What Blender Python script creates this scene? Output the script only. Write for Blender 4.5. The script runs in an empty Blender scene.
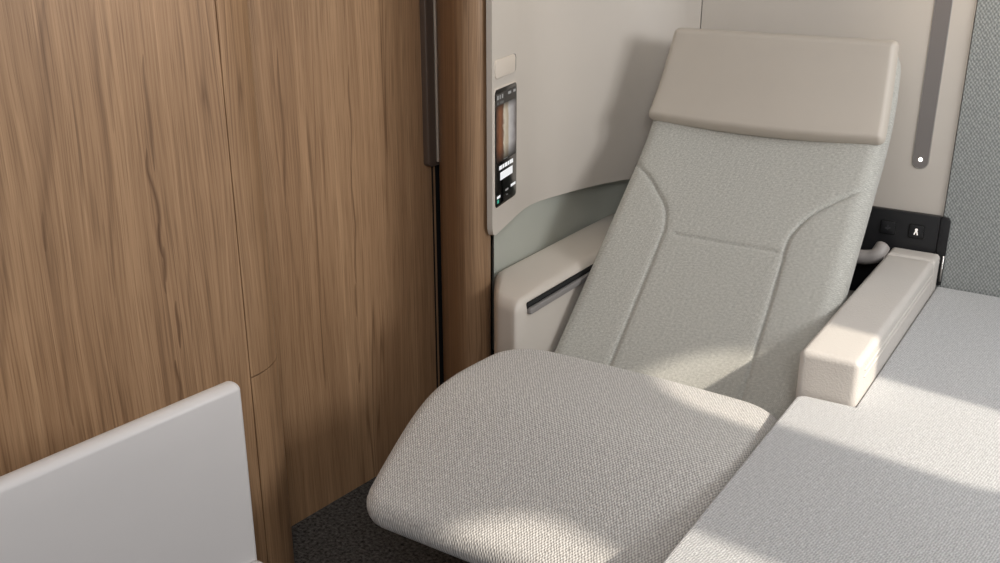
import bpy, bmesh, math, random
from mathutils import Vector, Matrix
random.seed(4)
sc = bpy.context.scene
COL = sc.collection
PI = math.pi

# ------------------------------------------------------------------ node helpers
def new_mat(name):
    m = bpy.data.materials.new(name); m.use_nodes = True
    nt = m.node_tree; nt.nodes.clear()
    out = nt.nodes.new('ShaderNodeOutputMaterial'); b = nt.nodes.new('ShaderNodeBsdfPrincipled')
    nt.links.new(b.outputs[0], out.inputs[0])
    return m, nt, b
def lin(c):
    return tuple(((x/255)/12.92 if x/255 <= .04045 else ((x/255+.055)/1.055)**2.4) for x in c) + (1.0,)
class N:
    def __init__(s, nt): s.nt = nt
    def node(s, t, **k):
        n = s.nt.nodes.new(t)
        for a, v in k.items(): setattr(n, a, v)
        return n
    def put(s, sock, v):
        if isinstance(v, bpy.types.NodeSocket): s.nt.links.new(v, sock)
        else: sock.default_value = v
    def math(s, op, a, b=0.0, c=None):
        n = s.node('ShaderNodeMath', operation=op); s.put(n.inputs[0], a); s.put(n.inputs[1], b)
        if c is not None: s.put(n.inputs[2], c)
        return n.outputs[0]
    def uv(s): return s.node('ShaderNodeUVMap').outputs[0]
    def obj(s): return s.node('ShaderNodeTexCoord').outputs['Object']
    def sep(s, v):
        n = s.node('ShaderNodeSeparateXYZ'); s.put(n.inputs[0], v); return n.outputs
    def comb(s, x, y, z=0.0):
        n = s.node('ShaderNodeCombineXYZ'); s.put(n.inputs[0], x); s.put(n.inputs[1], y); s.put(n.inputs[2], z); return n.outputs[0]
    def noise(s, vec, scale, detail=3.0, rough=.55):
        n = s.node('ShaderNodeTexNoise'); s.put(n.inputs['Vector'], vec); n.inputs['Scale'].default_value = scale
        n.inputs['Detail'].default_value = detail; n.inputs['Roughness'].default_value = rough
        return n.outputs[0]
    def ramp(s, f, stops):
        n = s.node('ShaderNodeValToRGB'); s.put(n.inputs[0], f); e = n.color_ramp.elements
        while len(e) > len(stops): e.remove(e[-1])
        while len(e) < len(stops): e.new(.5)
        for el, (p, c) in zip(e, stops): el.position = p; el.color = c if len(c) == 4 else lin(c)
        return n.outputs[0]
    def mix(s, f, a, b, mode='MIX'):
        n = s.node('ShaderNodeMix', data_type='RGBA', blend_type=mode)
        s.put(n.inputs[0], f); s.put(n.inputs[6], a); s.put(n.inputs[7], b); return n.outputs[2]
    def bump(s, h, strength, dist):
        n = s.node('ShaderNodeBump'); n.inputs['Strength'].default_value = strength; n.inputs['Distance'].default_value = dist
        s.put(n.inputs['Height'], h); return n.outputs[0]

def mat_plain(name, c, rough=.5, metal=0., spec=.5, grain=0., gscale=600, coat=0.):
    m, nt, b = new_mat(name); n = N(nt)
    b.inputs['Roughness'].default_value = rough; b.inputs['Metallic'].default_value = metal
    b.inputs['Specular IOR Level'].default_value = spec; b.inputs['Coat Weight'].default_value = coat
    f = n.noise(n.obj(), 9., 2.)
    d = lin(c); e = tuple(min(1, x*1.05) for x in d[:3])+(1,)
    n.put(b.inputs['Base Color'], n.mix(f, d, e))
    if grain: n.put(b.inputs['Normal'], n.bump(n.noise(n.obj(), gscale, 2.), grain, .001))
    return m
def mat_emit(name, c, k, base=(10, 10, 10)):
    m, nt, b = new_mat(name); b.inputs['Base Color'].default_value = lin(base); b.inputs['Roughness'].default_value = .3
    b.inputs['Emission Color'].default_value = lin(c); b.inputs['Emission Strength'].default_value = k
    return m
def mat_leather(name, c, rough=.45, scale=420, strength=.35):
    m, nt, b = new_mat(name); n = N(nt)
    v = n.node('ShaderNodeTexVoronoi', feature='F1'); v.inputs['Scale'].default_value = scale; n.put(v.inputs['Vector'], n.obj())
    h = n.math('ADD', v.outputs['Distance'], n.math('MULTIPLY', n.noise(n.obj(), scale*1.7, 2.), .5))
    n.put(b.inputs['Normal'], n.bump(h, strength, .0006))
    f = n.noise(n.obj(), 12., 2.); d = lin(c); e = tuple(min(1, x*1.05) for x in d[:3])+(1,)
    n.put(b.inputs['Base Color'], n.mix(f, d, e)); b.inputs['Roughness'].default_value = rough
    return m
def mat_weave(name, hi, lo, pu, pv, strength=.8, contrast=.75, melange=.35, dist=.0012):
    """staggered plain weave: raised thread crossings, darker gaps, melange yarn"""
    m, nt, b = new_mat(name); n = N(nt)
    u, v, _ = n.sep(n.uv())
    wob = n.math('MULTIPLY', n.math('SUBTRACT', n.noise(n.uv(), 90., 2.), .5), pu*.9)
    a = n.math('SINE', n.math('MULTIPLY', n.math('ADD', u, wob), 2*PI/pu))
    c = n.math('SINE', n.math('MULTIPLY', n.math('ADD', v, wob), 2*PI/pv))
    h = n.math('ADD', n.math('MULTIPLY', n.math('MULTIPLY', a, c), .5), .5)
    yarn = n.noise(n.comb(n.math('MULTIPLY', u, .45), v), 1.9/pv, 2.)
    mel = n.noise(n.uv(), 520., 3., .75)
    mid = tuple((x+y)/2 for x, y in zip(hi, lo))
    t = n.math('ADD', n.math('MULTIPLY', n.math('SUBTRACT', h, .5), contrast), n.math('MULTIPLY', n.math('SUBTRACT', n.math('ADD', n.math('MULTIPLY', yarn, .5), n.math('MULTIPLY', mel, .5)), .5), melange*4))
    t = n.math('ADD', t, .5)
    n.put(b.inputs['Base Color'], n.ramp(t, [(0., lo), (.5, mid), (1., hi)]))
    b.inputs['Roughness'].default_value = .92; b.inputs['Specular IOR Level'].default_value = .12
    b.inputs['Sheen Weight'].default_value = .22; b.inputs['Sheen Roughness'].default_value = .5
    n.put(b.inputs['Normal'], n.bump(h, strength, dist))
    return m
def mat_wood(name, seed=0., tone=1., figs=(), soft=1.):
    m, nt, b = new_mat(name); n = N(nt)
    u, v, _ = n.sep(n.uv()); u0, v0 = u, v
    v = n.math('ADD', v, seed*3.7); u = n.math('ADD', u, seed*1.3)
    # slow sideways drift of the grain
    dr = n.math('MULTIPLY', n.math('SUBTRACT', n.noise(n.comb(n.math('MULTIPLY', u, 5.), n.math('MULTIPLY', v, .9)), 1., 2.), .5), .05)
    uu = n.math('ADD', u, dr)
    def st(su, sv, det=3., r=.55, off=0.): return n.noise(n.comb(n.math('MULTIPLY', uu, su), n.math('MULTIPLY', v, sv), off), 1., det, r)
    broad = st(9., .30, 3.); mid = st(60., .7, 3., .6, 3.); fine = st(240., 2.6, 3., .65, 7.); pore = st(430., 7., 2., .6, 9.)
    f = n.math('ADD', n.math('MULTIPLY', broad, .34), n.math('ADD', n.math('MULTIPLY', mid, .32), n.math('MULTIPLY', fine, .34)))
    k = lambda c: tuple(x*tone for x in c)
    f = n.math('ADD', n.math('MULTIPLY', n.math('SUBTRACT', f, .5), soft), .5)
    base = n.ramp(f, [(.32, k((108, 81, 59))), (.45, k((149, 117, 87))), (.55, k((171, 137, 104))), (.66, k((194, 161, 125)))])
    p = n.ramp(pore, [(.36, (0, 0, 0, 1)), (.5, (1, 1, 1, 1))])
    base = n.mix(n.math('MULTIPLY', n.math('SUBTRACT', 1., p), .34), base, lin(k((84, 58, 38))))
    # sparse dark figure streaks
    s1 = st(20., .62, 2., .5, 21.)
    d1 = n.ramp(n.math('ABSOLUTE', n.math('SUBTRACT', s1, .5)), [(0., (1, 1, 1, 1)), (.020, (0, 0, 0, 1))])
    gate = n.ramp(n.noise(n.comb(n.math('MULTIPLY', u, 10.), n.math('MULTIPLY', v, 2.4), 5.), 1., 1.), [(.53, (0, 0, 0, 1)), (.62, (1, 1, 1, 1))])
    base = n.mix(n.math('MULTIPLY', n.math('MULTIPLY', d1, gate), .5), base, lin(k((74, 48, 30))))
    # the veneer's own long figure marks: (u, v) top -> (u, v) bottom, half width, waviness
    fu = n.math('ADD', u0, n.math('MULTIPLY', n.math('SUBTRACT', n.noise(n.comb(n.math('MULTIPLY', u0, 30.), n.math('MULTIPLY', v0, 12.)), 1., 2.), .5), .006))
    for ua, va, ub, vb, hw, amp, k_ in figs:
        t = n.math('DIVIDE', n.math('SUBTRACT', va, v0), va-vb)
        tp = n.math('MAXIMUM', n.math('MULTIPLY', n.math('MULTIPLY', t, n.math('SUBTRACT', 1., t)), 4.), .0)
        uc = n.math('ADD', n.math('MULTIPLY', t, ub-ua), n.math('ADD', ua, n.math('MULTIPLY', n.math('SINE', n.math('MULTIPLY', t, 9.)), amp)))
        q = n.math('DIVIDE', n.math('ABSOLUTE', n.math('SUBTRACT', fu, uc)), n.math('MAXIMUM', n.math('MULTIPLY', n.math('POWER', tp, .6), hw), 1e-5))
        msk = n.math('MULTIPLY', n.math('POWER', n.math('MAXIMUM', n.math('SUBTRACT', 1., q), 0.), 1.2), n.math('MULTIPLY', n.math('GREATER_THAN', tp, .001), k_))
        base = n.mix(n.math('MULTIPLY', msk, .82), base, lin(k((80, 53, 34))))
    n.put(b.inputs['Base Color'], base)
    b.inputs['Roughness'].default_value = .42; b.inputs['Specular IOR Level'].default_value = .4
    n.put(b.inputs['Normal'], n.bump(n.math('ADD', fine, pore), .12, .0006))
    return m
def mat_carpet(name):
    m, nt, b = new_mat(name); n = N(nt)
    f = n.noise(n.obj(), 130., 4., .7)
    n.put(b.inputs['Base Color'], n.ramp(f, [(.32, (22, 21, 21)), (.68, (104, 101, 99))])); b.inputs['Roughness'].default_value = 1.
    b.inputs['Specular IOR Level'].default_value = .05
    n.put(b.inputs['Normal'], n.bump(f, 1., .006))
    return m

FIG_L = [(.338, 1.06, .340, .88, .006, .001, .75), (.350, .92, .343, .74, .0065, .004, .95), (.345, .80, .346, .68, .007, .002, .7), (.341, .76, .345, .70, .005, 0., .6),
         (.331, .665, .332, .58, .006, .001, .85), (.345, .565, .343, .47, .006, .001, .85), (.475, 1.16, .53, .80, .016, .004, .4), (.527, .86, .532, .52, .012, .003, .42),
         (.404, 1.15, .433, .70, .009, .003, .42), (.388, 1.2, .40, .95, .008, .002, .35), (.56, 1.1, .62, .6, .012, .004, .4), (.29, .95, .31, .55, .005, .002, .3)]
FIG_D = [(.437, 1.02, .444, .70, .007, .003, .7), (.256, .97, .264, .72, .005, .002, .75), (.262, .76, .266, .50, .005, .003, .75), (.270, .50, .271, .42, .005, .0, .7),
         (.269, .31, .275, .26, .006, 0., .7), (.44, .72, .43, .35, .008, .003, .3), (.333, 1.12, .34, .70, .008, .002, .3), (.52, 1.1, .50, .6, .012, .004, .32), (.15, 1.1, .16, .6, .006, .002, .28), (.36, .6, .35, .1, .008, .003, .28)]
FIG_P = [(.10, .86, .10, .78, .008, .0, .7), (.105, .70, .105, .63, .008, 0., .7), (.10, .58, .10, .50, .007, 0., .5), (.12, 1.1, .11, .9, .01, .003, .5)]
M = dict(
    wood=mat_wood('oak_veneer', 0., 1.04, FIG_L, .9), wood2=mat_wood('oak_veneer_door', 1., 1.06, FIG_D, .72), wood3=mat_wood('oak_veneer_post', 2., .96, FIG_P, .85),
    shell=mat_plain('warm_white_shell', (201, 193, 183), .5, grain=.04, gscale=900),
    shelltop=mat_plain('cream_pad', (214, 203, 190), .55, grain=.05, gscale=700),
    white=mat_plain('white_lacquer', (214, 210, 208), .38, grain=.02),
    leather=mat_leather('pale_leather', (199, 193, 186), .5, 300, .55),
    headleather=mat_leather('cream_leather', (190, 181, 169), .55, 520, .1),
    sage=mat_plain('sage_band', (178, 180, 170), .35, grain=.03),
    seat=mat_weave('seat_weave', (220, 219, 211), (142, 140, 133), .0036, .0056, .3, .36, .5),
    cushion=mat_weave('cushion_weave', (234, 230, 225), (138, 135, 131), .0054, .0086, .8, .75, .34, .0014),
    bed=mat_weave('bed_weave', (222, 221, 220), (140, 140, 140), .0046, .0074, .8, .62, .42),
    fabricwall=mat_weave('wall_weave', (190, 192, 188), (106, 109, 108), .0076, .0110, .6, .55, .25, .0015),
    seam=mat_plain('seam_thread', (120, 120, 114), .9),
    black=mat_plain('satin_black', (26, 26, 28), .45), gap=mat_plain('dark_recess', (9, 9, 9), .8),
    bronze=mat_plain('dark_bronze', (98, 84, 74), .4, .2), bronzeglint=mat_plain('bronze_highlight', (205, 192, 176), .35, .2),
    grey=mat_plain('grey_plastic', (124, 118, 115), .4), rail=mat_plain('grey_rail', (134, 130, 128), .4),
    greymetal=mat_plain('grey_anodised', (118, 114, 112), .35, .6),
    silver=mat_plain('brushed_silver', (190, 186, 182), .3, .9), hook=mat_plain('grey_moulding', (160, 154, 150), .45),
    base=mat_plain('charcoal_plinth', (48, 46, 45), .7), carpet=mat_carpet('dark_carpet'),
    side=mat_plain('cabin_liner', (214, 210, 204), .6),
    glass=mat_plain('screen_glass', (8, 8, 9), .12, coat=.3),
)

# ------------------------------------------------------------------ object helpers
def tag(o, label, cat, group=None, kind=None):
    o['label'] = label; o['category'] = cat
    if group: o['group'] = group
    if kind: o['kind'] = kind
    return o
def link(name, bm, mat, parent=None, smooth=True):
    me = bpy.data.meshes.new(name)
    bmesh.ops.recalc_face_normals(bm, faces=bm.faces)
    bm.to_mesh(me); bm.free()
    if smooth:
        for p in me.polygons: p.use_smooth = True
    me.materials.append(mat)
    o = bpy.data.objects.new(name, me); COL.objects.link(o)
    if parent is not None:
        w = parent.location if parent.type == 'EMPTY' else Vector((0, 0, 0))
        o.parent = parent; o.matrix_parent_inverse = Matrix.Translation(-w)
    return o
def thing(name, loc, label, cat, group=None):
    o = bpy.data.objects.new(name, None); COL.objects.link(o); o.location = loc; o.empty_display_size = .05
    return tag(o, label, cat, group)
def sharp(o, deg=35):
    me = o.data; bm = bmesh.new(); bm.from_mesh(me)
    for e in bm.edges:
        if len(e.link_faces) == 2 and e.calc_face_angle(0) > math.radians(deg): e.smooth = False
    bm.to_mesh(me); bm.free(); return o
def bevel(bm, w, seg=3, deg=30):
    es = [e for e in bm.edges if len(e.link_faces) == 2 and e.calc_face_angle(0) > math.radians(deg)]
    bmesh.ops.bevel(bm, geom=es, offset=w, segments=seg, affect='EDGES', profile=.5, clamp_overlap=True)
    return bm
def box_bm(x0, x1, y0, y1, z0, z1, bw=0., seg=3, xf=None):
    bm = bmesh.new(); vs = [bm.verts.new((x, y, z)) for x in (x0, x1) for y in (y0, y1) for z in (z0, z1)]
    for f in ((0, 1, 3, 2), (4, 6, 7, 5), (0, 4, 5, 1), (2, 3, 7, 6), (0, 2, 6, 4), (1, 5, 7, 3)): bm.faces.new([vs[i] for i in f])
    if bw: bevel(bm, bw, seg)
    if xf:
        for v in bm.verts: v.co = xf(v.co)
    return bm
def catmull(pts, n):
    """n samples, arc-length even, through pts (tuples)"""
    P = [Vector(p) for p in pts]; P = [P[0]*2-P[1]] + P + [P[-1]*2-P[-2]]
    out = []
    for i in range(1, len(P)-2):
        for k in range(24):
            t = k/24; a, b, c, d = P[i-1], P[i], P[i+1], P[i+2]
            out.append(.5*((2*b)+(c-a)*t+(2*a-5*b+4*c-d)*t*t+(3*b-a-3*c+d)*t**3))
    out.append(P[-2]); L = [0]
    for a, b in zip(out, out[1:]): L.append(L[-1]+(b-a).length)
    return out, L
def curve_fn(pts):
    out, L = catmull(pts, 0)
    def f(s):
        s = s if s > 0 else s
        if s <= 0: return out[0]+(out[1]-out[0]).normalized()*s
        if s >= L[-1]: return out[-1]+(out[-1]-out[-2]).normalized()*(s-L[-1])
        lo, hi = 0, len(L)-1
        while hi-lo > 1:
            m = (lo+hi)//2
            if L[m] <= s: lo = m
            else: hi = m
        t = (s-L[lo])/max(1e-9, L[hi]-L[lo]); return out[lo].lerp(out[hi], t)
    return f, L[-1]
def axis_samples(W, r, step, R):
    a = set()
    for k in range(9): a.add(round(W-r*(1-math.cos(k/8*PI/2)), 6))
    x = W-r
    n = max(1, int(math.ceil(2*x/step)))
    pos = sorted({round(v, 6) for v in a} | {-v for v in a} | {round(-x+2*x*k/n, 6) for k in range(n+1)})
    return pos
def slab(name, W, H, R, r, T, mapfn, mat, parent=None, Tb=None, rb=None, skirt=None, disp=None, step=.02):
    """cushion / rounded plate: rounded-rectangle plan 2W x 2H (corner R), edge rounding radius r, height T above the rim.
    mapfn(u, v, h) -> xyz.  skirt: straight drop from the rim (prism); else a mirrored underside of depth Tb."""
    RR = R if isinstance(R, tuple) else (R, R)
    us, vs = axis_samples(W, r, step, R), axis_samples(H, r, step, R)
    def plan(u, v):
        R = RR[0] if v < 0 else RR[1]
        p, q = abs(u)-(W-R), abs(v)-(H-R)
        if p > 0 and q > 0:
            m = max(p, q); l = math.hypot(p, q); k = m/l
            return math.copysign(W-R+p*k, u), math.copysign(H-R+q*k, v), R-m
        return u, v, min(W-abs(u), H-abs(v))
    def hgt(e, T, r):
        e = min(1., max(0., e/r)); return T*math.sqrt(max(0., 1-(1-e)**2))
    bm = bmesh.new(); uvl = bm.loops.layers.uv.new('UVMap'); uvd = {}
    top = {}; bot = {}
    nu, nv = len(us), len(vs)
    for i, u in enumerate(us):
        for j, v in enumerate(vs):
            a, b, e = plan(u, v)
            h = hgt(e, T, r)
            if disp: h += disp(a, b)*min(1, max(0, e/(r*.4)))
            x = bm.verts.new(mapfn(a, b, h)); top[i, j] = x; uvd[x] = (a, b)
            rim = i in (0, nu-1) or j in (0, nv-1)
            if skirt is not None:
                if rim: y = bm.verts.new(mapfn(a, b, -skirt)); bot[i, j] = y; uvd[y] = (a, b-skirt)
            else:
                if rim: bot[i, j] = x
                else: y = bm.verts.new(mapfn(a, b, -hgt(e, Tb or T, rb or r))); bot[i, j] = y; uvd[y] = (a, b)
    for i in range(nu-1):
        for j in range(nv-1):
            bm.faces.new([top[i, j], top[i+1, j], top[i+1, j+1], top[i, j+1]])
            if skirt is None:
                f = [bot[i, j], bot[i, j+1], bot[i+1, j+1], bot[i+1, j]]
                try: bm.faces.new(f)
                except ValueError: pass
    if skirt is not None:
        ring = [(i, 0) for i in range(nu-1)]+[(nu-1, j) for j in range(nv-1)]+[(i, nv-1) for i in range(nu-1, 0, -1)]+[(0, j) for j in range(nv-1, 0, -1)]
        for a, b in zip(ring, ring[1:]+ring[:1]): bm.faces.new([top[a], bot[a], bot[b], top[b]])
        bm.faces.new([bot[k] for k in ring])
    for f in bm.faces:
        for l in f.loops: l[uvl].uv = uvd[l.vert]
    o = link(name, bm, mat, parent)
    return sharp(o, 60) if skirt is not None else o
def strip(name, plan, z0, z1, thick, mat, parent=None, bw=0., u0=0., zn=1, zfn=None):
    """upright wall following a plan polyline; thickness to the left-hand side (n = (-dy, dx)); UV = (arc length, z)"""
    bm = bmesh.new(); uvl = bm.loops.layers.uv.new('UVMap'); uvd = {}
    P = [Vector((p[0], p[1])) for p in plan]; n = len(P); nor = []
    for i in range(n):
        d = (P[min(n-1, i+1)]-P[max(0, i-1)]).normalized(); nor.append(Vector((-d.y, d.x)))
    L = [u0]
    for a, b in zip(P, P[1:]): L.append(L[-1]+(b-a).length)
    fr, bk = {}, {}
    for i in range(n):
        zz0 = zfn(L[i]) if zfn else z0
        for k in range(zn+1):
            z = zz0+(z1-zz0)*k/zn
            a = bm.verts.new((P[i].x, P[i].y, z)); q = P[i]+nor[i]*thick
            b = bm.verts.new((q.x, q.y, z)); fr[i, k] = a; bk[i, k] = b; uvd[a] = (L[i], z); uvd[b] = (L[i]+thick, z)
    for i in range(n-1):
        for k in range(zn):
            bm.faces.new([fr[i, k], fr[i+1, k], fr[i+1, k+1], fr[i, k+1]]); bm.faces.new([bk[i, k], bk[i, k+1], bk[i+1, k+1], bk[i+1, k]])
        bm.faces.new([fr[i, 0], bk[i, 0], bk[i+1, 0], fr[i+1, 0]]); bm.faces.new([fr[i, zn], fr[i+1, zn], bk[i+1, zn], bk[i, zn]])
    for i in (0, n-1):
        for k in range(zn): bm.faces.new([fr[i, k], fr[i, k+1], bk[i, k+1], bk[i, k]])
    for f in bm.faces:
        for l in f.loops: l[uvl].uv = uvd[l.vert]
    if bw: bevel(bm, bw, 2, 60)
    return sharp(link(name, bm, mat, parent), 40)
def struct(o, label, cat): return tag(o, label, cat, kind='structure')
def tube_bm(pts, r, seg=16, closed_ends=True):
    f, L = curve_fn(pts); n = max(8, int(L/.004)); bm = bmesh.new(); rings = []
    for i in range(n+1):
        s = L*i/n; c = f(s); d = (f(s+1e-3)-f(s-1e-3)).normalized()
        a = d.cross(Vector((0, 0, 1)));
        if a.length < .1: a = d.cross(Vector((0, 1, 0)))
        a.normalize(); b = d.cross(a)
        edge = min(s, L-s); rr = r*(math.sqrt(max(0.0, 1-(1-min(1, edge/(r*.5)))**2))*.35+.65)
        rings.append([bm.verts.new(c+(a*math.cos(t)+b*math.sin(t))*rr) for t in [2*PI*k/seg for k in range(seg)]])
    for A, B in zip(rings, rings[1:]):
        for k in range(seg): bm.faces.new([A[k], A[(k+1) % seg], B[(k+1) % seg], B[k]])
    bm.faces.new(rings[0]); bm.faces.new(rings[-1]); return bm
def rrect(cx, cy, w, h, r, n=6):
    pts = []
    for qx, qy, a0 in ((1, 1, 0), (-1, 1, 90), (-1, -1, 180), (1, -1, 270)):
        for k in range(n+1):
            t = math.radians(a0+90*k/n); pts.append((cx+qx*(w/2-r)+r*math.cos(t), cy+qy*(h/2-r)+r*math.sin(t)))
    return pts
def plate_bm(pts, fr, d0, d1, bw=0.):
    """extruded outline: fr(a, b, d) -> xyz"""
    bm = bmesh.new(); A = [bm.verts.new(fr(a, b, d0)) for a, b in pts]; B = [bm.verts.new(fr(a, b, d1)) for a, b in pts]
    bm.faces.new(A); bm.faces.new(B)
    for i in range(len(pts)): j = (i+1) % len(pts); bm.faces.new([A[i], A[j], B[j], B[i]])
    if bw:
        bm.normal_update(); es = [e for e in bm.edges if e.verts[0] in B and e.verts[1] in B] if False else [e for e in bm.edges if all(v in set(B) for v in e.verts)]
        bmesh.ops.bevel(bm, geom=es, offset=bw, segments=3, affect='EDGES', profile=.5)
    return bm

# ------------------------------------------------------------------ setting
floor = struct(link('floor', box_bm(-1.9, .78, -1.2, 2.6, -.06, 0.), M['carpet'], smooth=False), 'dark charcoal carpet floor', 'floor')

A5 = math.radians(5); WD = Vector((math.sin(A5), math.cos(A5))); WN = Vector((math.cos(A5), -math.sin(A5)))
def wl(t, off): p = WD*t+WN*(-1.5056+off); return (p.x, p.y)     # wall line frame: t along, off towards the cabin
def t_of(x, y): return x*WD.x+y*WD.y
# near panel, flat up to the seam, then a rounded end piece of two heights
OFF = .16; ts = t_of(-1.2525, 1.122); Rc = .128
struct(strip('wall_left', [wl(ts-.0012, OFF), wl(ts-.4, OFF), wl(-1.2, OFF)], 0, 1.75, -.05, M['wood'], u0=.2), 'large oak veneer wall panel on the left', 'wall')
arc = []
for k in range(21):
    a = math.radians(84)*k/20
    arc.append(wl(ts+.0012+Rc*math.sin(a), OFF-Rc*(1-math.cos(a))))
zc = .476
struct(strip('trim_1', arc, zc+.0012, 1.75, .03, M['wood'], u0=.2), 'upper rounded oak end piece of the wall panel', 'trim')
struct(strip('trim_2', arc, 0, zc-.0012, .03, M['wood'], u0=.2), 'lower rounded oak end piece below the horizontal joint', 'trim')
struct(link('trim_5', plate_bm([wl(ts-.03, OFF-.006), wl(ts+.03, OFF-.012), wl(ts+.06, OFF-.05), wl(ts-.03, OFF-.05)], lambda a, b, d: (a, b, d), 0, 1.7), M['gap'], smooth=False), 'dark joint backing behind the oak end piece', 'trim')
# sliding door leaf set back behind it
te = t_of(-1.352, 1.822)
door = struct(strip('door_1', [wl(te, 0), wl(1.0, 0)], .0, 1.75, -.04, M['wood2'], u0=0.), 'oak veneer sliding door behind the rounded end piece', 'door')
# door edge liner, dark gap
struct(link('trim_3', plate_bm([wl(te+.002, -.012), wl(te+.10, -.012), wl(te+.10, -.05), wl(te+.002, -.05)], lambda a, b, d: (a, b, d), 0, 1.75), M['gap'], smooth=False), 'black channel between oak door and oak post', 'trim')
def hfr(a, b, d): p = wl(te+a, d); return (p[0], p[1], b)
hb = plate_bm(rrect(-0.0110, 1.06, .054, .69, .012), hfr, 0., .016, .004)
hd = sharp(link('door_handle', hb, M['bronze'], door), 40)
link('grip_highlight', plate_bm(rrect(-0.0085, 1.06, .007, .672, .003), hfr, .0155, .021, .001), M['bronzeglint'], hd)  # raised strips whose pale colour paints the handle's highlight lines
link('grip_highlight', plate_bm(rrect(0.0040, 1.06, .006, .672, .002), hfr, .0155, .0185, .001), M['bronzeglint'], hd)
link('grip_recess', plate_bm(rrect(-0.0025, 1.062, .005, .672, .002), hfr, .0155, .0175), M['gap'], hd)
link('grip_recess', plate_bm(rrect(0.0105, 1.062, .006, .672, .0015), hfr, .0155, .0168), M['gap'], hd)
link('door_edge_trim', plate_bm([(-.012, .0), (-.009, .0), (-.009, .715), (-.012, .715)], hfr, 0., .002), M['gap'], door, False)
# oak post with a rounded corner
rp = .040; cx, cy = -1.178, 1.68+rp
post = [(-1.329, 1.95), (-1.329, 1.814), (-1.3265, 1.805), (-1.297, 1.780), (-1.25, 1.735), (-1.215, 1.704), (-1.198, 1.690)]
for k in range(2, 13):
    a = math.radians(-105+105*k/12); post.append((cx+rp*math.cos(a), cy+rp*math.sin(a)))
post += [(-1.141, 1.735), (-1.165, 1.757)]
struct(strip('trim_4', post, 0, 1.75, .012, M['wood3']), 'rounded oak post beside the cream shell', 'trim')

struct(link('trim_7', box_bm(-1.33, -1.186, 1.86, 1.95, 0, 1.75), M['gap'], smooth=False), 'dark filler between oak post and shell', 'trim')

# cream shell: front edge, straight face, then the concave corner into the back wall
d12 = math.radians(12)
sd = Vector((-math.sin(d12), math.cos(d12))); so = Vector((-1.12, 1.71)); sn = Vector((math.cos(d12), math.sin(d12)))
sp = [so+sd*t for t in (.006, .05, .11, .16)]
rest = [(-1.1645, 1.94), (-1.163, 1.995), (-1.151, 2.06), (-1.134, 2.14), (-1.112, 2.215), (-1.082, 2.285), (-1.045, 2.335), (-1.0, 2.368), (-.950, 2.382)]
cf, cL = curve_fn([tuple(p) + (0,) for p in sp]+[p+(0,) for p in rest])
pl = [cf(cL*i/80) for i in range(81)]
pts = [(so.x, so.y)]+[(p.x, p.y) for p in pl]
# rim corner: lower edge lifts a little at the very front
def zfn(s):
    r = .022
    return .604+.013*min(1, s/.2) + (r-math.sqrt(max(0, r*r-(r-min(r, s))**2)))
shell = struct(strip('wall_shell', pts, .61, 1.75, .012, M['shell'], zfn=zfn, bw=.0035), 'curved cream shell around the seat', 'wall')
struct(link('wall_back', box_bm(-.9485, -.3365, 2.384, 2.42, 0, 1.75, .0015, 2), M['shell'], smooth=False), 'flat cream back wall behind the seat', 'wall')
struct(link('wall_back_joint', box_bm(-.99, -.93, 2.395, 2.44, 0, 1.75), M['gap'], smooth=False), 'dark joint behind the back wall', 'wall')
# sage band under the shell
bp, bL = curve_fn([(-1.20, 1.838, 0), (-1.180, 1.80, 0), (-1.170, 1.788, 0), (-1.168, 1.80, 0), (-1.168, 1.9, 0), (-1.168, 2.1, 0), (-1.166, 2.24, 0), (-1.155, 2.31, 0), (-1.125, 2.36, 0), (-1.07, 2.39, 0), (-.98, 2.40, 0)])
struct(strip('trim_6', [(p.x, p.y) for p in [bp(bL*i/50) for i in range(51)]], .30, .68, .012, M['sage']), 'sage green band between cream shell and side console', 'trim')
# fabric wall on the right
def fw_bm():
    bm = box_bm(-.334, .74, 2.378, 2.42, .0, 1.75, .004, 3)
    uvl = bm.loops.layers.uv.new('UVMap')
    for f in bm.faces:
        for l in f.loops: l[uvl].uv = (l.vert.co.x-l.vert.co.y, l.vert.co.z)
    return bm
struct(link('wall_fabric', fw_bm(), M['fabricwall'], smooth=False), 'blue grey woven fabric wall above the bed', 'wall')

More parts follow.
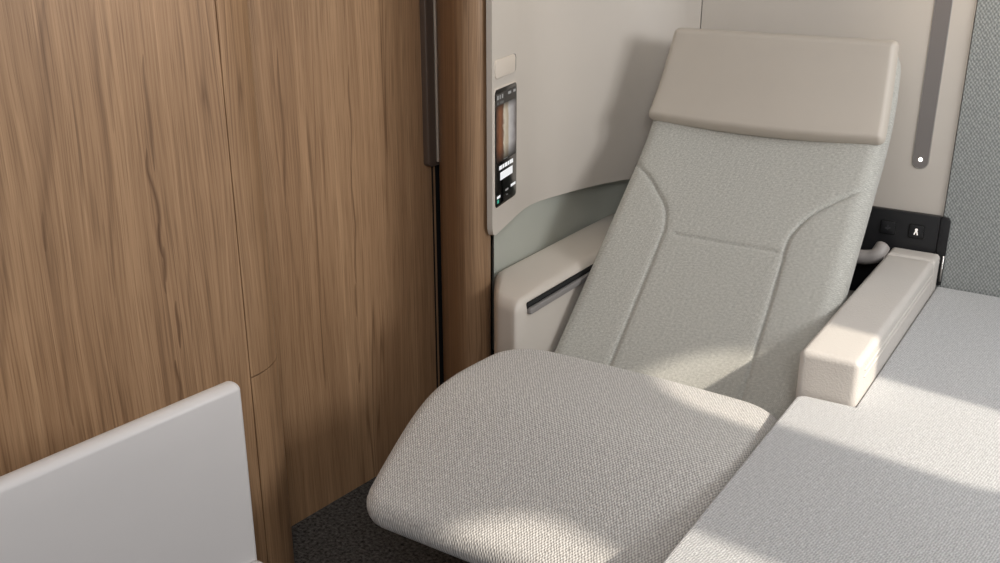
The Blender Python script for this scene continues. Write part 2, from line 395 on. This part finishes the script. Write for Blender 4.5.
# cabin side with its row of windows, off to the right (the sun comes through it); ceiling above
WIN = [(.715, 1.003), (1.37, 1.66)]          # y extents
WZ = (1.06, 1.60)
def sidewall_bm():
    bm = bmesh.new(); X = .76; z0, z1 = .0, 2.15
    edges = [-1.2, .16, .42, 1.18, 1.19, 1.85, 2.42]
    def quad(y0, y1, a=z0, b=z1):
        bm.faces.new([bm.verts.new((X, y, z)) for y, z in ((y0, a), (y1, a), (y1, b), (y0, b))])
    ys = [-1.2] + [v for w in WIN for v in (w[0]-.1, w[1]+.1)] + [2.42]
    for i in range(0, len(ys), 2): quad(ys[i], ys[i+1])
    for (a, b) in WIN:
        A, B = a-.1, b+.1
        quad(A, B, z0, WZ[0]-.1); quad(A, B, WZ[1]+.1, z1)
        inner = rrect((a+b)/2, sum(WZ)/2, b-a, WZ[1]-WZ[0], .11, 8)
        cy_, cz_ = (a+b)/2, sum(WZ)/2; hw, hh = (B-A)/2, (WZ[1]-WZ[0])/2+.1
        outer = []
        nq = 9
        for q, (sx, sy) in enumerate(((1, 1), (-1, 1), (-1, -1), (1, -1))):
            for k in range(nq):
                t = k/8; c = (cy_+sx*hw, cz_+sy*hh)
                # walk along the corner: half from one side, half to the next
                st = ((0, -1), (1, 0), (0, 1), (-1, 0))[q]; en = ((-1, 0), (0, -1), (1, 0), (0, 1))[q]
                m = .1+.11
                if t < .5: outer.append((c[0]+st[0]*m*(1-2*t), c[1]+st[1]*m*(1-2*t)))
                else: outer.append((c[0]+en[0]*m*(2*t-1), c[1]+en[1]*m*(2*t-1)))
        I = [bm.verts.new((X, y, z)) for y, z in inner]; O = [bm.verts.new((X, y, z)) for y, z in outer]
        for k in range(len(I)):
            j = (k+1) % len(I); bm.faces.new([O[k], O[j], I[j], I[k]])
    bmesh.ops.remove_doubles(bm, verts=bm.verts, dist=1e-5)
    bmesh.ops.recalc_face_normals(bm, faces=bm.faces)
    r = bmesh.ops.extrude_face_region(bm, geom=bm.faces[:])
    for v in [e for e in r['geom'] if isinstance(e, bmesh.types.BMVert)]: v.co.x += .02
    return bm
struct(link('wall_right', sidewall_bm(), M['side'], smooth=False), 'pale cabin side wall with two rounded windows', 'wall')
struct(link('ceiling', box_bm(-1.9, .78, -1.2, 2.6, 2.15, 2.2), M['side'], smooth=False), 'pale cabin ceiling', 'ceiling')

# ------------------------------------------------------------------ recliner seat
seat = thing('recliner_seat', (-.71, 1.5, 0), 'reclined grey woven armchair seat with cream leather headrest', 'seat')
# backrest: profile of the front face (y, z)
prof = [(1.640, .250), (1.750, .358), (1.900, .504), (2.030, .632), (2.120, .720), (2.178, .785), (2.222, .862), (2.252, .955), (2.262, 1.0)]
pf, PL = curve_fn([(0, y, z) for y, z in prof])
CX = -.715
def prof_frame(s):
    c = pf(s); d = (pf(s+.004)-pf(s-.004)).normalized(); return c, Vector((0, -d.z, d.y))
def s_of_z(z):
    lo, hi = 0, PL
    for _ in range(40):
        m = (lo+hi)/2
        if pf(m).z < z: lo = m
        else: hi = m
    return lo
BT = .032
def back_map(u, v, h):
    s = v+PL/2; c, n = prof_frame(s)
    k = 1-.045*max(0, (s-PL*.8)/(PL*.2))**2 + .05*max(0, 1-s/(.72*PL))
    if h < 0:
        tb = 1.0+1.4*max(0, min(1, 1-s/PL)); h = h*tb
    p = c+n*(h-BT); x = CX+u*k
    return Vector((min(x, -.4365) if p.z < .56 else x, p.y, p.z))
# stitched seams as polylines in (u, s)
def sp_(x, z): return (x-CX, s_of_z(z)-PL/2)
seamL, _ = catmull([sp_(-1.0, .735)+(0,), sp_(-.971, .707)+(0,), sp_(-.928, .684)+(0,), sp_(-.898, .663)+(0,), sp_(-.862, .634)+(0,), sp_(-.848, .603)+(0,), sp_(-.845, .57)+(0,), sp_(-.845, .36)+(0,), sp_(-.845, .27)+(0,)], 0)
seamR, _ = catmull([sp_(-.435, .733)+(0,), sp_(-.470, .709)+(0,), sp_(-.512, .684)+(0,), sp_(-.549, .658)+(0,), sp_(-.573, .624)+(0,), sp_(-.577, .595)+(0,), sp_(-.574, .56)+(0,), sp_(-.567, .36)+(0,), sp_(-.566, .27)+(0,)], 0)
seamH = [Vector(sp_(-.818, .592)+(0,)), Vector(sp_(-.59, .591)+(0,))]
def dist_poly(p, pts):
    best = 9
    for a, b in zip(pts, pts[1:]):
        ab = b-a; t = max(0, min(1, (p-a).dot(ab)/max(1e-12, ab.length_squared))); best = min(best, (p-a-ab*t).length)
    return best
seamL, seamR = seamL[::6]+[seamL[-1]], seamR[::6]+[seamR[-1]]
def back_disp(u, v):
    p = Vector((u, v, 0)); d = 0.
    for s, dep in ((seamL, .0080), (seamR, .0080), (seamH, .0055)):
        q = dist_poly(p, s)
        if q < .04: d -= dep*(math.exp(-(q/.0026)**2)*.8+.25*math.exp(-(q/.009)**2))
    # softly padded: a hollow along the middle panel, fuller side bolsters
    d += .006*min(1, (abs(u+.005)/.2)**2)
    return d
slab('backrest', .27, PL/2, .05, .034, BT, back_map, M['seat'], seat, Tb=.055, rb=.03, disp=back_disp, step=.0034)
# headrest pad over the top of the backrest
s0 = s_of_z(.797); s1 = PL+.006; HH = (s1-s0)/2
def head_map(u, v, h):
    s = (s0+s1)/2+v; c, n = prof_frame(s); t = (v+HH)/(2*HH)
    k = 1.0-.075*t
    sag = -.012*(1-t)*(1-(u/.27)**2)
    c, n = prof_frame(s+sag)
    p = c+n*(h+.004); return Vector((CX+.008*t+u*k, p.y, p.z))
slab('headrest', .272, HH, .014, .016, .024, head_map, M['headleather'], seat, Tb=.004, rb=.02, step=.014,
     disp=lambda u, v: .007*(1-(u/.272)**2)*(1-.5*(v/HH)**2))
# seat cushion running into the leg rest
cprof, CL = curve_fn([(0, 1.648, .417), (0, 1.60, .423), (0, 1.50, .430), (0, 1.42, .433), (0, 1.35, .428), (0, 1.28, .408), (0, 1.20, .374), (0, 1.13, .343), (0, 1.086, .324)])
def cush_map(u, v, h):
    s = CL/2-v                       # v>0 towards the backrest
    c = cprof(s); d = (cprof(s+.004)-cprof(s-.004)).normalized(); n = Vector((0, -d.z*-1, -d.y)) if False else Vector((0, d.z, -d.y))
    t = v/(CL/2)                     # -1 front .. 1 rear
    k = 1.085-(.135 if t < .35 else .085)*((t-.35)/1.35)**2
    x = -.722+u*k
    if x > -.434: x = -.434-(0)
    p = c+n*(h-.034); return Vector((min(x, -.433), p.y, p.z))
slab('seat_cushion', .285, CL/2, (.045, .10), .030, .034, cush_map, M['cushion'], seat, Tb=.034, rb=.03, step=.016,
     disp=lambda u, v: .006*(1-(u/.285)**2)-.004)
sb = link('seat_base', box_bm(-.93, -.50, 1.36, 1.72, 0., .352, .02), M['base'], seat)

# ------------------------------------------------------------------ side console on the left
con = thing('side_console', (-1.085, 2.0, 0), 'cream side console left of the seat with a dark slot along its top edge', 'console')
def con_map(u, v, h):
    y = 1.998+v; t = max(0, min(1, (1.785-y)/.15))
    xl = -1.165+.090*t; f = (u+.0805)/.161
    return Vector((xl+(-1.004-xl)*f, y-.018*f*t+.012*t, .505-.03+h))
slab('console_body', .0805, .364, .034, .03, .03, con_map, M['shell'], con, skirt=.475, step=.03)
# slim rail and shadow slot on the seat side
def con_side(a, b, d): return (-1.004+d, a, b)
slot = link('slot', plate_bm(rrect(1.997, .487, .665, .016, .004), con_side, -.002, .0012), M['gap'], con)
sr = link('slot_rail', plate_bm(rrect(1.997, .4765, .665, .0135, .005), con_side, -.002, .009, .002), M['rail'], con)

# ------------------------------------------------------------------ arm box on the right
arm = thing('arm_box', (-.38, 2.01, 0), 'pale leather armrest box between the seat and the bed', 'armrest')
def arm_map(u, v, h): return Vector((-.3795+u, 2.009+v, .53-.013+h))
slab('arm_pad', .0535, .356, .013, .013, .013, lambda u, v, h: arm_map(u, v*.908-.0326, h), M['leather'], arm, skirt=.30, step=.02)
slab('rear_cap', .0535, .0315, .006, .012, .012, lambda u, v, h: Vector((-.3795+u, 2.334+v, .518+h)), M['leather'], arm, skirt=.30, step=.02)
for z in (.503, .489):
    link('piping', tube_bm([(-.3262, 1.69, z), (-.3262, 1.9, z), (-.3262, 2.1, z), (-.3262, 2.285, z)], .0022, 8), M['leather'], arm)

# ------------------------------------------------------------------ bed platform
bed = thing('ottoman_bed', (.1, 1.3, 0), 'pale grey woven bed platform filling the right foreground', 'bed')
def bed_bm():
    out = [(-.425, .25), (.74, .25), (.74, 2.372), (-.3252, 2.372), (-.3252, 1.650), (-.425, 1.646)]
    bm = bmesh.new(); A = [bm.verts.new((x, y, .35)) for x, y in out]; B = [bm.verts.new((x, y, .45)) for x, y in out]
    bm.faces.new(A[::-1]); bm.faces.new(B)
    for i in range(6): j = (i+1) % 6; bm.faces.new([A[i], A[j], B[j], B[i]])
    bm.normal_update()
    ve = [e for e in bm.edges if abs(e.verts[0].co.z-e.verts[1].co.z) > .05 and (e.verts[0].co.xy-Vector((-.425, 1.646))).length < .01]
    bmesh.ops.bevel(bm, geom=ve, offset=.018, segments=5, affect='EDGES', profile=.5)
    bm.normal_update()
    te_ = [e for e in bm.edges if all(v.co.z > .449 for v in e.verts)]
    bmesh.ops.bevel(bm, geom=te_, offset=.007, segments=4, affect='EDGES', profile=.5)
    uvl = bm.loops.layers.uv.new('UVMap')
    c, s = math.cos(.7), math.sin(.7)
    for f in bm.faces:
        for l in f.loops:
            x, y, z = l.vert.co; x += z-.45 if z < .445 else 0
            l[uvl].uv = (x*c-y*s, x*s+y*c)
    return bm
sharp(link('bed_cushion', bed_bm(), M['bed'], bed), 40)
link('bed_base', box_bm(-.40, .70, .3, 1.62, 0, .348, .01), M['base'], bed)

# ------------------------------------------------------------------ black socket plate, its buttons and trim
pln = thing('socket_plate', (-.54, 2.38, .45), 'black control plate on the back wall behind the armrest', 'control plate')
def yfr(a, b, d): return (a, 2.3835-d, b)
def plate_out(x0, x1, z0, z1, r):
    p = [(x0, z0), (x1, z0), (x1, z1-r)]
    for k in range(1, 7):
        t = math.radians(90*k/6); p.append((x1-r+r*math.cos(t), z1-r+r*math.sin(t)))
    return p+[(x0, z1)]
link('plate', plate_bm(plate_out(-.76, -.339, .40, .613, .002), yfr, 0, .012, .0015), M['black'], pln)
link('edge_strip', plate_bm(plate_out(-.338, -.3175, .452, .613, .010), yfr, .0065, .0125, .0015), M['black'], pln)
link('metal_strip', plate_bm(rrect(-.3205, .492, .004, .062, .0015), yfr, .0125, .015), M['silver'], pln)
for i, xx in enumerate((-.449, -.386)):
    rim = link('button', plate_bm(rrect(xx, .571, .036, .034, .005), yfr, .0118, .0145, .0012), M['gap'], pln)
    link('button_cap', plate_bm(rrect(xx, .571, .031, .029, .004), yfr, .0144, .0155, .0006), M['black'], rim)
    if i == 1:
        ic = mat_emit('lit_icon', (235, 228, 220), .75, (200, 195, 190))
        bm = bmesh.new()
        def add(pts):
            t = plate_bm(pts, yfr, .0155, .0160)
            me = bpy.data.meshes.new('t'); t.to_mesh(me); t.free(); bm.from_mesh(me); bpy.data.meshes.remove(me)
        c = [(xx+.0032*math.cos(2*PI*k/14), .5755+.0032*math.sin(2*PI*k/14)) for k in range(14)]; add(c)
        add([(xx-.0006, .5735), (xx+.0026, .572), (xx+.0046, .563), (xx+.0022, .563), (xx+.0005, .5695)])
        add([(xx+.0006, .5735), (xx-.0026, .572), (xx-.0052, .564), (xx-.0028, .563), (xx-.0005, .5695)])
        link('icon', bm, ic, rim, False)
    else:
        ic = mat_plain('dim_icon', (58, 58, 60), .5)
        link('icon', plate_bm([(xx-.006, .571), (xx-.001, .571), (xx-.001, .577), (xx+.001, .577), (xx+.001, .571), (xx+.006, .573), (xx+.006, .569), (xx+.001, .567), (xx, .563), (xx-.001, .567), (xx-.006, .567)], yfr, .0155, .0158), ic, rim, False)
# reading light strip
rl = thing('reading_light', (-.40, 2.384, .72), 'slim grey vertical light strip on the back wall right of the headrest', 'light')
def tilt(a, b, d): return yfr(a, b, d)
link('channel', plate_bm(rrect(-.4015, 1.13, .036, .832, .0175, 10), yfr, -.001, .0018, .0008), M['silver'], rl, False)
link('diffuser', plate_bm(rrect(-.4015, 1.13, .032, .828, .0155, 10), yfr, .0016, .0024), M['grey'], rl, False)
led = link('lamp_bead', plate_bm([(-.4015+.0042*math.cos(2*PI*k/16), .7355+.0042*math.sin(2*PI*k/16)) for k in range(16)], yfr, .0022, .0034), mat_emit('led', (255, 250, 240), 6.), rl)
# curved hook between seat and armrest
hk = tag(link('curved_hook', tube_bm([(-.56, 2.30, .506), (-.50, 2.30, .510), (-.470, 2.301, .513), (-.452, 2.304, .522), (-.443, 2.323, .543)], .017, 18), M['hook']),
         'grey curved tube poking out between backrest and armrest', 'hook')

# ------------------------------------------------------------------ touchscreen and latch plate on the shell
def sfr(a, b, d):
    p = so+sd*a+sn*d; return (p.x, p.y, b)
scr = thing('touchscreen', (so.x, so.y, .66), 'narrow black touchscreen set into the cream shell beside the oak post', 'screen')
a0, a1, z0, z1 = .012, .143, .666, .917
sa, sz = (a0+a1)/2, (z0+z1)/2; sw, sh = a1-a0, z1-z0
link('bezel', plate_bm(rrect(sa, sz, sw+.006, sh+.006, .014), sfr, -.002, .0012, .0008), M['shelltop'], scr)
body = link('glass', plate_bm(rrect(sa, sz, sw, sh, .011), sfr, 0., .0022, .0005), M['glass'], scr)
def picture_mat():
    m, nt, b = new_mat('screen_picture'); n = N(nt)
    u, v, _ = n.sep(n.uv()); w = n.math('ADD', u, n.math('MULTIPLY', n.math('SUBTRACT', n.noise(n.uv(), 5., 3.), .5), .22))
    col = n.ramp(w, [(0., (70, 44, 30)), (.18, (150, 92, 58)), (.33, (120, 78, 54)), (.40, (226, 214, 192)), (.55, (196, 176, 148)), (.66, (214, 210, 206)), (.84, (176, 170, 168)), (1., (110, 100, 96))])
    fade = n.ramp(v, [(0., (0, 0, 0, 1)), (.28, (1, 1, 1, 1)), (.88, (1, 1, 1, 1)), (1., (.25, .25, .25, 1))])
    n.put(b.inputs['Emission Color'], n.mix(1., col, fade, 'MULTIPLY')); b.inputs['Emission Strength'].default_value = .62
    b.inputs['Base Color'].default_value = (.01, .01, .01, 1); b.inputs['Roughness'].default_value = .2
    return m
def ui(name, u0, u1, v0, v1, mat, d=.0026):
    bm = bmesh.new(); uvl = bm.loops.layers.uv.new('UVMap')
    P = [(u0, v0), (u1, v0), (u1, v1), (u0, v1)]
    vs = [bm.verts.new(sfr(a0+sw*a, z0+sh*b, d)) for a, b in P]; f = bm.faces.new(vs)
    for l, q in zip(f.loops, ((0, 0), (1, 0), (1, 1), (0, 1))): l[uvl].uv = q
    return link(name, bm, mat, body, False)
uiw = mat_emit('ui_white', (245, 245, 245), .95); uig = mat_emit('ui_grey', (190, 188, 186), .5); uit = mat_emit('ui_teal', (70, 190, 160), .7); uid = mat_emit('ui_dim', (150, 148, 146), .3)
uih = mat_emit('ui_header', (70, 66, 62), .5)
ui('header', .04, .96, .865, .965, uih, .0024)
ui('picture', .04, .96, .38, .865, picture_mat(), .0025)
for i, (u0, u1) in enumerate(((.08, .15), (.19, .24), (.29, .35))): ui('status_mark', u0, u1, .915, .950, uig)
for u0, u1 in ((.58, .72), (.82, .93)): ui('status_mark', u0, u1, .925, .948, uig)
for u0, u1 in ((.08, .15), (.20, .38)): ui('status_mark', u0, u1, .875, .895, uid)
ui('caption', .38, .56, .385, .395, uid)
for u0, u1 in ((.17, .30), (.32, .40), (.42, .55), (.57, .64), (.66, .82)): ui('title_text', u0, u1, .315, .350, uiw)
ui('white_button', .22, .80, .222, .290, uiw)
ui('footer_mark', .07, .22, .075, .098, uiw); ui('footer_mark', .08, .16, .035, .065, uit)
ui('footer_mark', .46, .60, .098, .115, uig); ui('footer_mark', .72, .95, .105, .128, uiw); ui('footer_mark', .5, .57, .055, .07, uid)
lt = thing('latch_plate', (so.x, so.y, .94), 'small blank cream latch plate above the touchscreen', 'latch')
link('latch_recess', plate_bm(rrect(.0805, .9585, .122, .038, .010), sfr, -.002, .0006), M['gap'], lt)
link('latch_cover', plate_bm(rrect(.0740, .9585, .118, .038, .009), sfr, -.002, .003, .0015), M['shelltop'], lt)

# ------------------------------------------------------------------ white upright divider at lower left
dv = thing('privacy_divider', (wl(.4, .385)[0], wl(.4, .385)[1], 0), 'white upright divider panel in front of the oak wall at lower left', 'divider')
te2 = t_of(-1.031, .902)
def dmap(u, v, h):
    q = wl(te2-.452+u, .382+h); return Vector((q[0], q[1], .312+v))
slab('divider_panel', .46, .30, .014, .011, .016, dmap, M['white'], dv, Tb=.016, rb=.011, step=.05)
def kfr(a, b, d): q = wl(te2+a, .382+d); return (q[0], q[1], b)
link('hinge_cap', plate_bm([(-.012+.024*math.cos(2*PI*k/32), .287+.024*math.sin(2*PI*k/32)) for k in range(32)], kfr, .0165, .034, .005), M['white'], dv)

# ------------------------------------------------------------------ light
w = bpy.data.worlds.new('World'); sc.world = w; w.use_nodes = True
bg = w.node_tree.nodes['Background']; bg.inputs[0].default_value = (.86, .92, 1.0, 1); bg.inputs[1].default_value = .3
def lamp(name, kind, loc, energy, color, **k):
    l = bpy.data.lights.new(name, kind); l.energy = energy; l.color = color
    for a, v in k.items(): setattr(l, a, v)
    o = bpy.data.objects.new(name, l); COL.objects.link(o); o.location = loc; return o
def aim(o, to): o.rotation_euler = (Vector(to)-o.location).to_track_quat('-Z', 'Y').to_euler()
sun = lamp('sun', 'SUN', (3, 1, 4), 4.1, (1.0, .92, .80), angle=math.radians(1.4))
sun.rotation_euler = Vector((-1, .12, -.8)).to_track_quat('-Z', 'Y').to_euler()
for y, e in ((1.97, 7.5), (1.60, 6.5)):
    win = lamp('window_daylight', 'AREA', (.72, y, 1.34), e, (.97, .98, 1.0), shape='RECTANGLE', size=.28, size_y=.40); aim(win, (-1.0, y, .9))
cl = lamp('ceiling_fill', 'AREA', (-.45, .9, 2.12), 4.5, (.97, .98, 1.0), shape='RECTANGLE', size=1.2, size_y=1.5)  # added ambient fill from overhead, no ceiling fitting modelled
al = lamp('aisle_wash', 'AREA', (.40, -.40, 1.85), 12.5, (.98, .98, 1.0), shape='RECTANGLE', size=.45, size_y=.45); aim(al, (-1.1, 1.3, .4))
for i, (p, to, e) in enumerate((((-.36, 2.25, 1.42), (-.36, 2.40, 1.13), .4), ((-1.12, 1.02, 1.62), (-1.33, 1.06, 1.0), 1.0), ((-1.02, 1.82, 1.55), (-1.15, 1.8, 1.05), .4))):
    s = lamp('downlight', 'SPOT', p, e*6, (1.0, .82, .58), spot_size=math.radians(75), spot_blend=1., shadow_soft_size=.04); aim(s, to)

# ------------------------------------------------------------------ camera
f = 1000.; pitch = math.atan(364/f); yaw = math.atan(685/math.hypot(f, 364))
cam = bpy.data.cameras.new('Camera'); co = bpy.data.objects.new('Camera', cam); COL.objects.link(co)
cam.sensor_width = 36.; cam.lens = 36.*f/1000; cam.clip_start = .02
co.location = (0, 0, 1.25); co.rotation_euler = (PI/2-pitch, 0, yaw)
sc.camera = co
vs_ = sc.view_settings; vs_.view_transform = 'Standard'; vs_.look = 'None'; vs_.gamma = 1.; vs_.use_curve_mapping = False; vs_.exposure = 0.
sc.cycles.use_denoising = True
